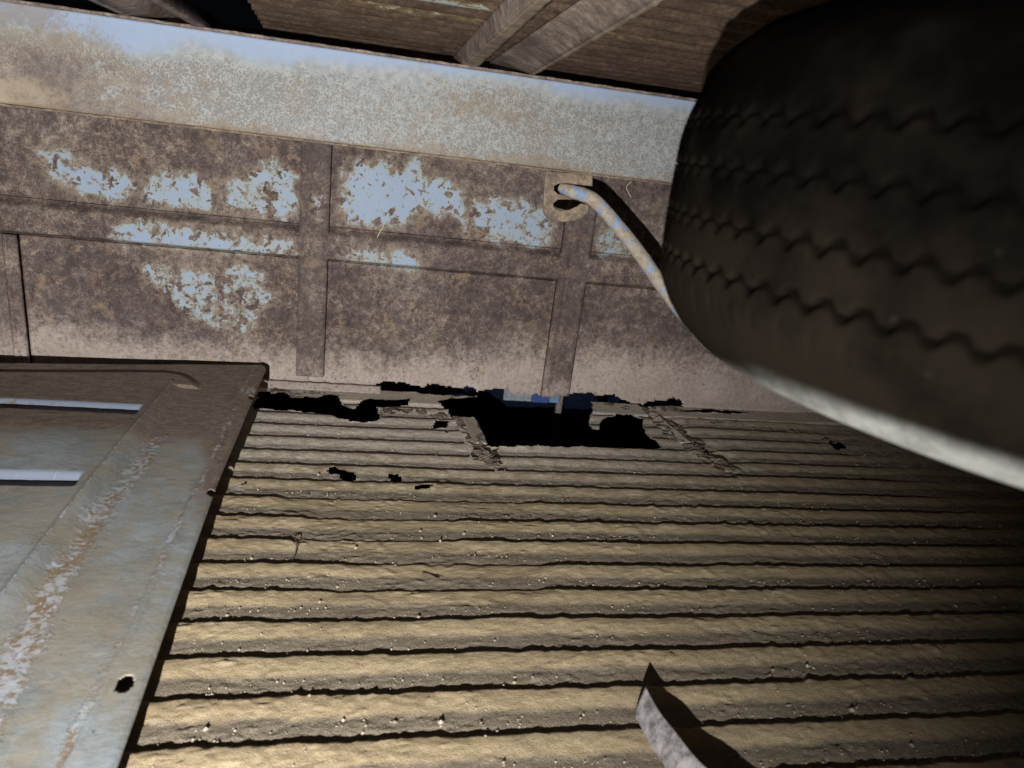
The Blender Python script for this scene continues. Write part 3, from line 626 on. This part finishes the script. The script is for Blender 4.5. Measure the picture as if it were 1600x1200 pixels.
# ------------------------------------------------------------------ curled metal strip in the foreground
nst = 80; ns = 16; pts = np.zeros((nst, ns, 3))
for a in range(nst):
    s = a/(nst-1)
    c = np.array([.3215+.004*s+.085*s*s, .618-.25*s]); d = nrm(np.array([.004+.17*s, -.25])); nv = np.array([-d[1], d[0]])
    for b_ in range(ns):
        u = b_/(ns-1); wdt = .0185+.010*s
        tip = max(0, 1-s/.12)*(-.021*(u-.25)+.016*max(0, u-.82)/.18*0+.010*max(0, .2-u))   # slanted cut end
        q = c + nv*wdt*u - d*tip*(-1)
        pts[a, b_] = (q[0], q[1], -.001+(.021+.008*s)*(u**.72) + .0010*math.sin(s*21+u*3))
st = link('curled_metal_strip', solid_grid('curled_metal_strip', pts.reshape(-1, 3), nst, ns, np.array([.0010, .0005, -.0016]), None), M_STRIP)
tag(st, 'curled grey metal strip with a cut end, lying on the near floor', 'metal strip')

# ------------------------------------------------------------------ crumbled scale along the broken seams, grit, straws
def flakes(name, label, line, n, spread, seed, zoff=.004):
    rnd = random.Random(seed); V = []; F = []
    L = [atz(*p) for p in line]
    for _ in range(n):
        k = rnd.random()*(len(L)-1); i = int(k); p = L[i]*(1-(k-i))+L[i+1]*(k-i)
        c = Vector((p[0]+rnd.gauss(0, spread), p[1]+rnd.gauss(0, spread*1.3), zoff-.004+rnd.random()*.004)); r = .003+.011*rnd.random()**2
        q = Vector((rnd.gauss(0, .22), rnd.gauss(0, .22), 1)).normalized().to_track_quat('Z', 'Y'); m = rnd.randint(5, 8); b = len(V); a0 = rnd.random()*6
        for lay in (0, 1):
            for j in range(m):
                a = a0+2*math.pi*j/m; rr = r*rnd.uniform(.55, 1.15); V.append(tuple(c+q @ Vector((rr*1.5*math.cos(a), rr*math.sin(a), -.0012*lay+rnd.uniform(-.0008, .0008)))))
        F.append([b+j for j in range(m)]); F.append([b+m+j for j in range(m)][::-1]); F += [[b+j, b+m+j, b+m+(j+1) % m, b+(j+1) % m] for j in range(m)]
    return tag(link(name, mesh(name, V, F), M_FLAKE), kind='stuff')
flakes('rust_scale', '', [(716, 655), (738, 680), (752, 705), (768, 728)], 130, .008, 1, .003)
flakes('rust_scale', '', [(1040, 660), (1070, 685), (1090, 705), (1130, 728)], 150, .011, 2, .001)
flakes('rust_scale', '', [(1060, 650), (1120, 660), (1200, 668), (1280, 680), (1320, 700)], 26, .010, 3, .000)
def torn(px4, zs, seed):
    '''a torn flap of floor steel: outline in the floor plane with its own heights'''
    rr = random.Random(seed); P = []
    for i in range(len(px4)):
        a = atz(*px4[i]); b = atz(*px4[(i+1) % len(px4)]); za, zb_ = zs[i], zs[(i+1) % len(zs)]
        for k in range(5):
            t = k/5; j = 0 if k == 0 else 1
            P.append((a[0]*(1-t)+b[0]*t+rr.gauss(0, .0022)*j, a[1]*(1-t)+b[1]*t+rr.gauss(0, .003)*j, za*(1-t)+zb_*t))
    n = len(P); V = P+[(x, y, z-.002) for x, y, z in P]
    F = [list(range(n)), [n+i for i in range(n)][::-1]]+[[i, n+i, n+(i+1) % n, (i+1) % n] for i in range(n)]
    return link('torn_flap', mesh('torn_flap', V, F, False, {'pale': np.full(len(V), .8), 'trough': np.zeros(len(V))}), M_DIRT, floor)
torn([(723, 655), (741, 653), (761, 692), (740, 696)], [.006, .002, .0, .006], 1)
torn([(1006, 656), (1030, 651), (1078, 692), (1042, 690)], [-.012, .002, .003, -.010], 2)
flakes('rust_scale', '', [(430, 612), (470, 616), (520, 616)], 16, .003, 11, .003)
flakes('rust_scale', '', [(600, 643), (640, 640), (700, 652)], 22, .004, 12, .001)
flakes('rust_scale', '', [(940, 632), (1000, 640), (1060, 638)], 26, .006, 13, .002)
# loose grit: nobody could count it
rnd = random.Random(5); V = []; F = []; gx = []; gy = []
for _ in range(8000):
    y_ = .45+1.1*rnd.random()**1.3; x_ = -.19+1.45*rnd.random()
    u = rnd.random(); 
    k = math.floor((y_-Y0)/PITCH); y_ = Y0+PITCH*(k+rnd.uniform(.10, .52)) if u < .8 else y_
    gx.append(x_); gy.append(y_)
gx = np.array(gx); gy = np.array(gy)
ok = np.ones(len(gx), bool)
for h in HOLES: ok &= poly_sd(gx, gy, h) < -.004
ok &= fbm(gx*8, gy*14, 3, 71) > .43
gz, _ = floor_h(gx, gy, 1, False)
ico = [(0, 0, 1), (.9, 0, .1), (.28, .85, .15), (-.72, .5, -.1), (-.7, -.55, .1), (.3, -.85, -.1), (0, 0, -1)]
for x_, y_, z_, o_ in zip(gx, gy, gz, ok):
    if not o_: continue
    r = .0006+.0016*rnd.random()**3.5+(.0022 if rnd.random() < .008 else 0); b = len(V)
    for v in ico: V.append((x_+r*v[0]*rnd.uniform(.7, 1.3), y_+r*v[1]*rnd.uniform(.7, 1.3), z_+r*.5+r*v[2]*rnd.uniform(.6, 1.)))
    for i_ in range(5): F.append([b, b+1+i_, b+1+(i_+1) % 5]); F.append([b+6, b+1+(i_+1) % 5, b+1+i_])
tag(link('grit', mesh('grit', V, F), M_STONE), kind='stuff')
def straw(name, pts, r, label, cat, mat=M_STRAW):
    return tag(link(name, tube(name, pts, r, 6, True, 6), mat), label, cat)
straw('dry_straw', [aty(600, 352, YW-.012), aty(592, 366, YW-.016), aty(586, 378, YW-.012)], .0011, 'short dry straw stuck on the wall below the large blue paint patch', 'straw')
straw('loose_thread', [aty(986, 284, 1.46), aty(979, 292, 1.46), aty(982, 301, 1.46), aty(986, 308, 1.46)], .0006, 'thin pale curled thread hanging from the beam beside the rod', 'thread')
def onfl(px, py, dz): 
    q = atz(px, py); z_, _ = floor_h(np.array([q[0]]), np.array([q[1]]), 0, False); return (q[0], q[1], float(z_[0])+dz)
straw('dark_twig', [onfl(459, 838, .004), onfl(463, 850, .006), onfl(462, 862, .004), onfl(455, 875, .002)], .0008, 'thin dark curved twig on the floor ridges beside the panel', 'twig', M_STRAP)
straw('straw_stub', [onfl(660, 894, .003), onfl(672, 899, .004), onfl(685, 904, .003)], .0008, 'tiny dark straight stalk lying in a trough of the floor', 'stalk', M_STRAP)

# things glimpsed through the rust hole, beyond the wall
def slab(name, x0, x1, z0, z1, y, th, mat, label, cat):
    o = link(name, boxes(name, [(x0, x1, y, y+th, z0, z1)]), mat); bv = o.modifiers.new('edge', 'BEVEL'); bv.width = .002; return tag(o, label, cat)
yb = 1.80
def xz_(px, py): q = aty(px, py, yb); return q[0], q[2]
(xa1, zt), (xa2, _), (xa3, _), (xa4, _) = xz_(800, 606), xz_(834, 606), xz_(861, 606), xz_(878, 606); zb = xz_(850, 629)[1]
slab('grey_board', xa1-.02, xa2-.001, zb, zt+.06, yb, .01, M_PALE, 'pale grey board glimpsed through the hole at the foot of the wall', 'board')
slab('blue_sheet', xa2, xa3-.001, zb-.002, zt+.06, yb, .008, M_BLUE, 'deep blue sheet seen through the hole at the foot of the wall', 'sheet')
slab('dark_post', xa4+.001, xa4+.018, -.40, zt+.06, yb+.03, .015, M_STRAP, 'dark upright post behind the hole at the foot of the wall', 'post')
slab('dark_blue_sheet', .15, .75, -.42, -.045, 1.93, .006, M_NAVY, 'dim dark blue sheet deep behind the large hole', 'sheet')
slab('pale_blue_sheet', xa3, xa4-.001, zb, zt+.06, yb, .01, M_LBLUE, 'narrow pale blue sheet seen through the hole beside the deep blue one', 'sheet')
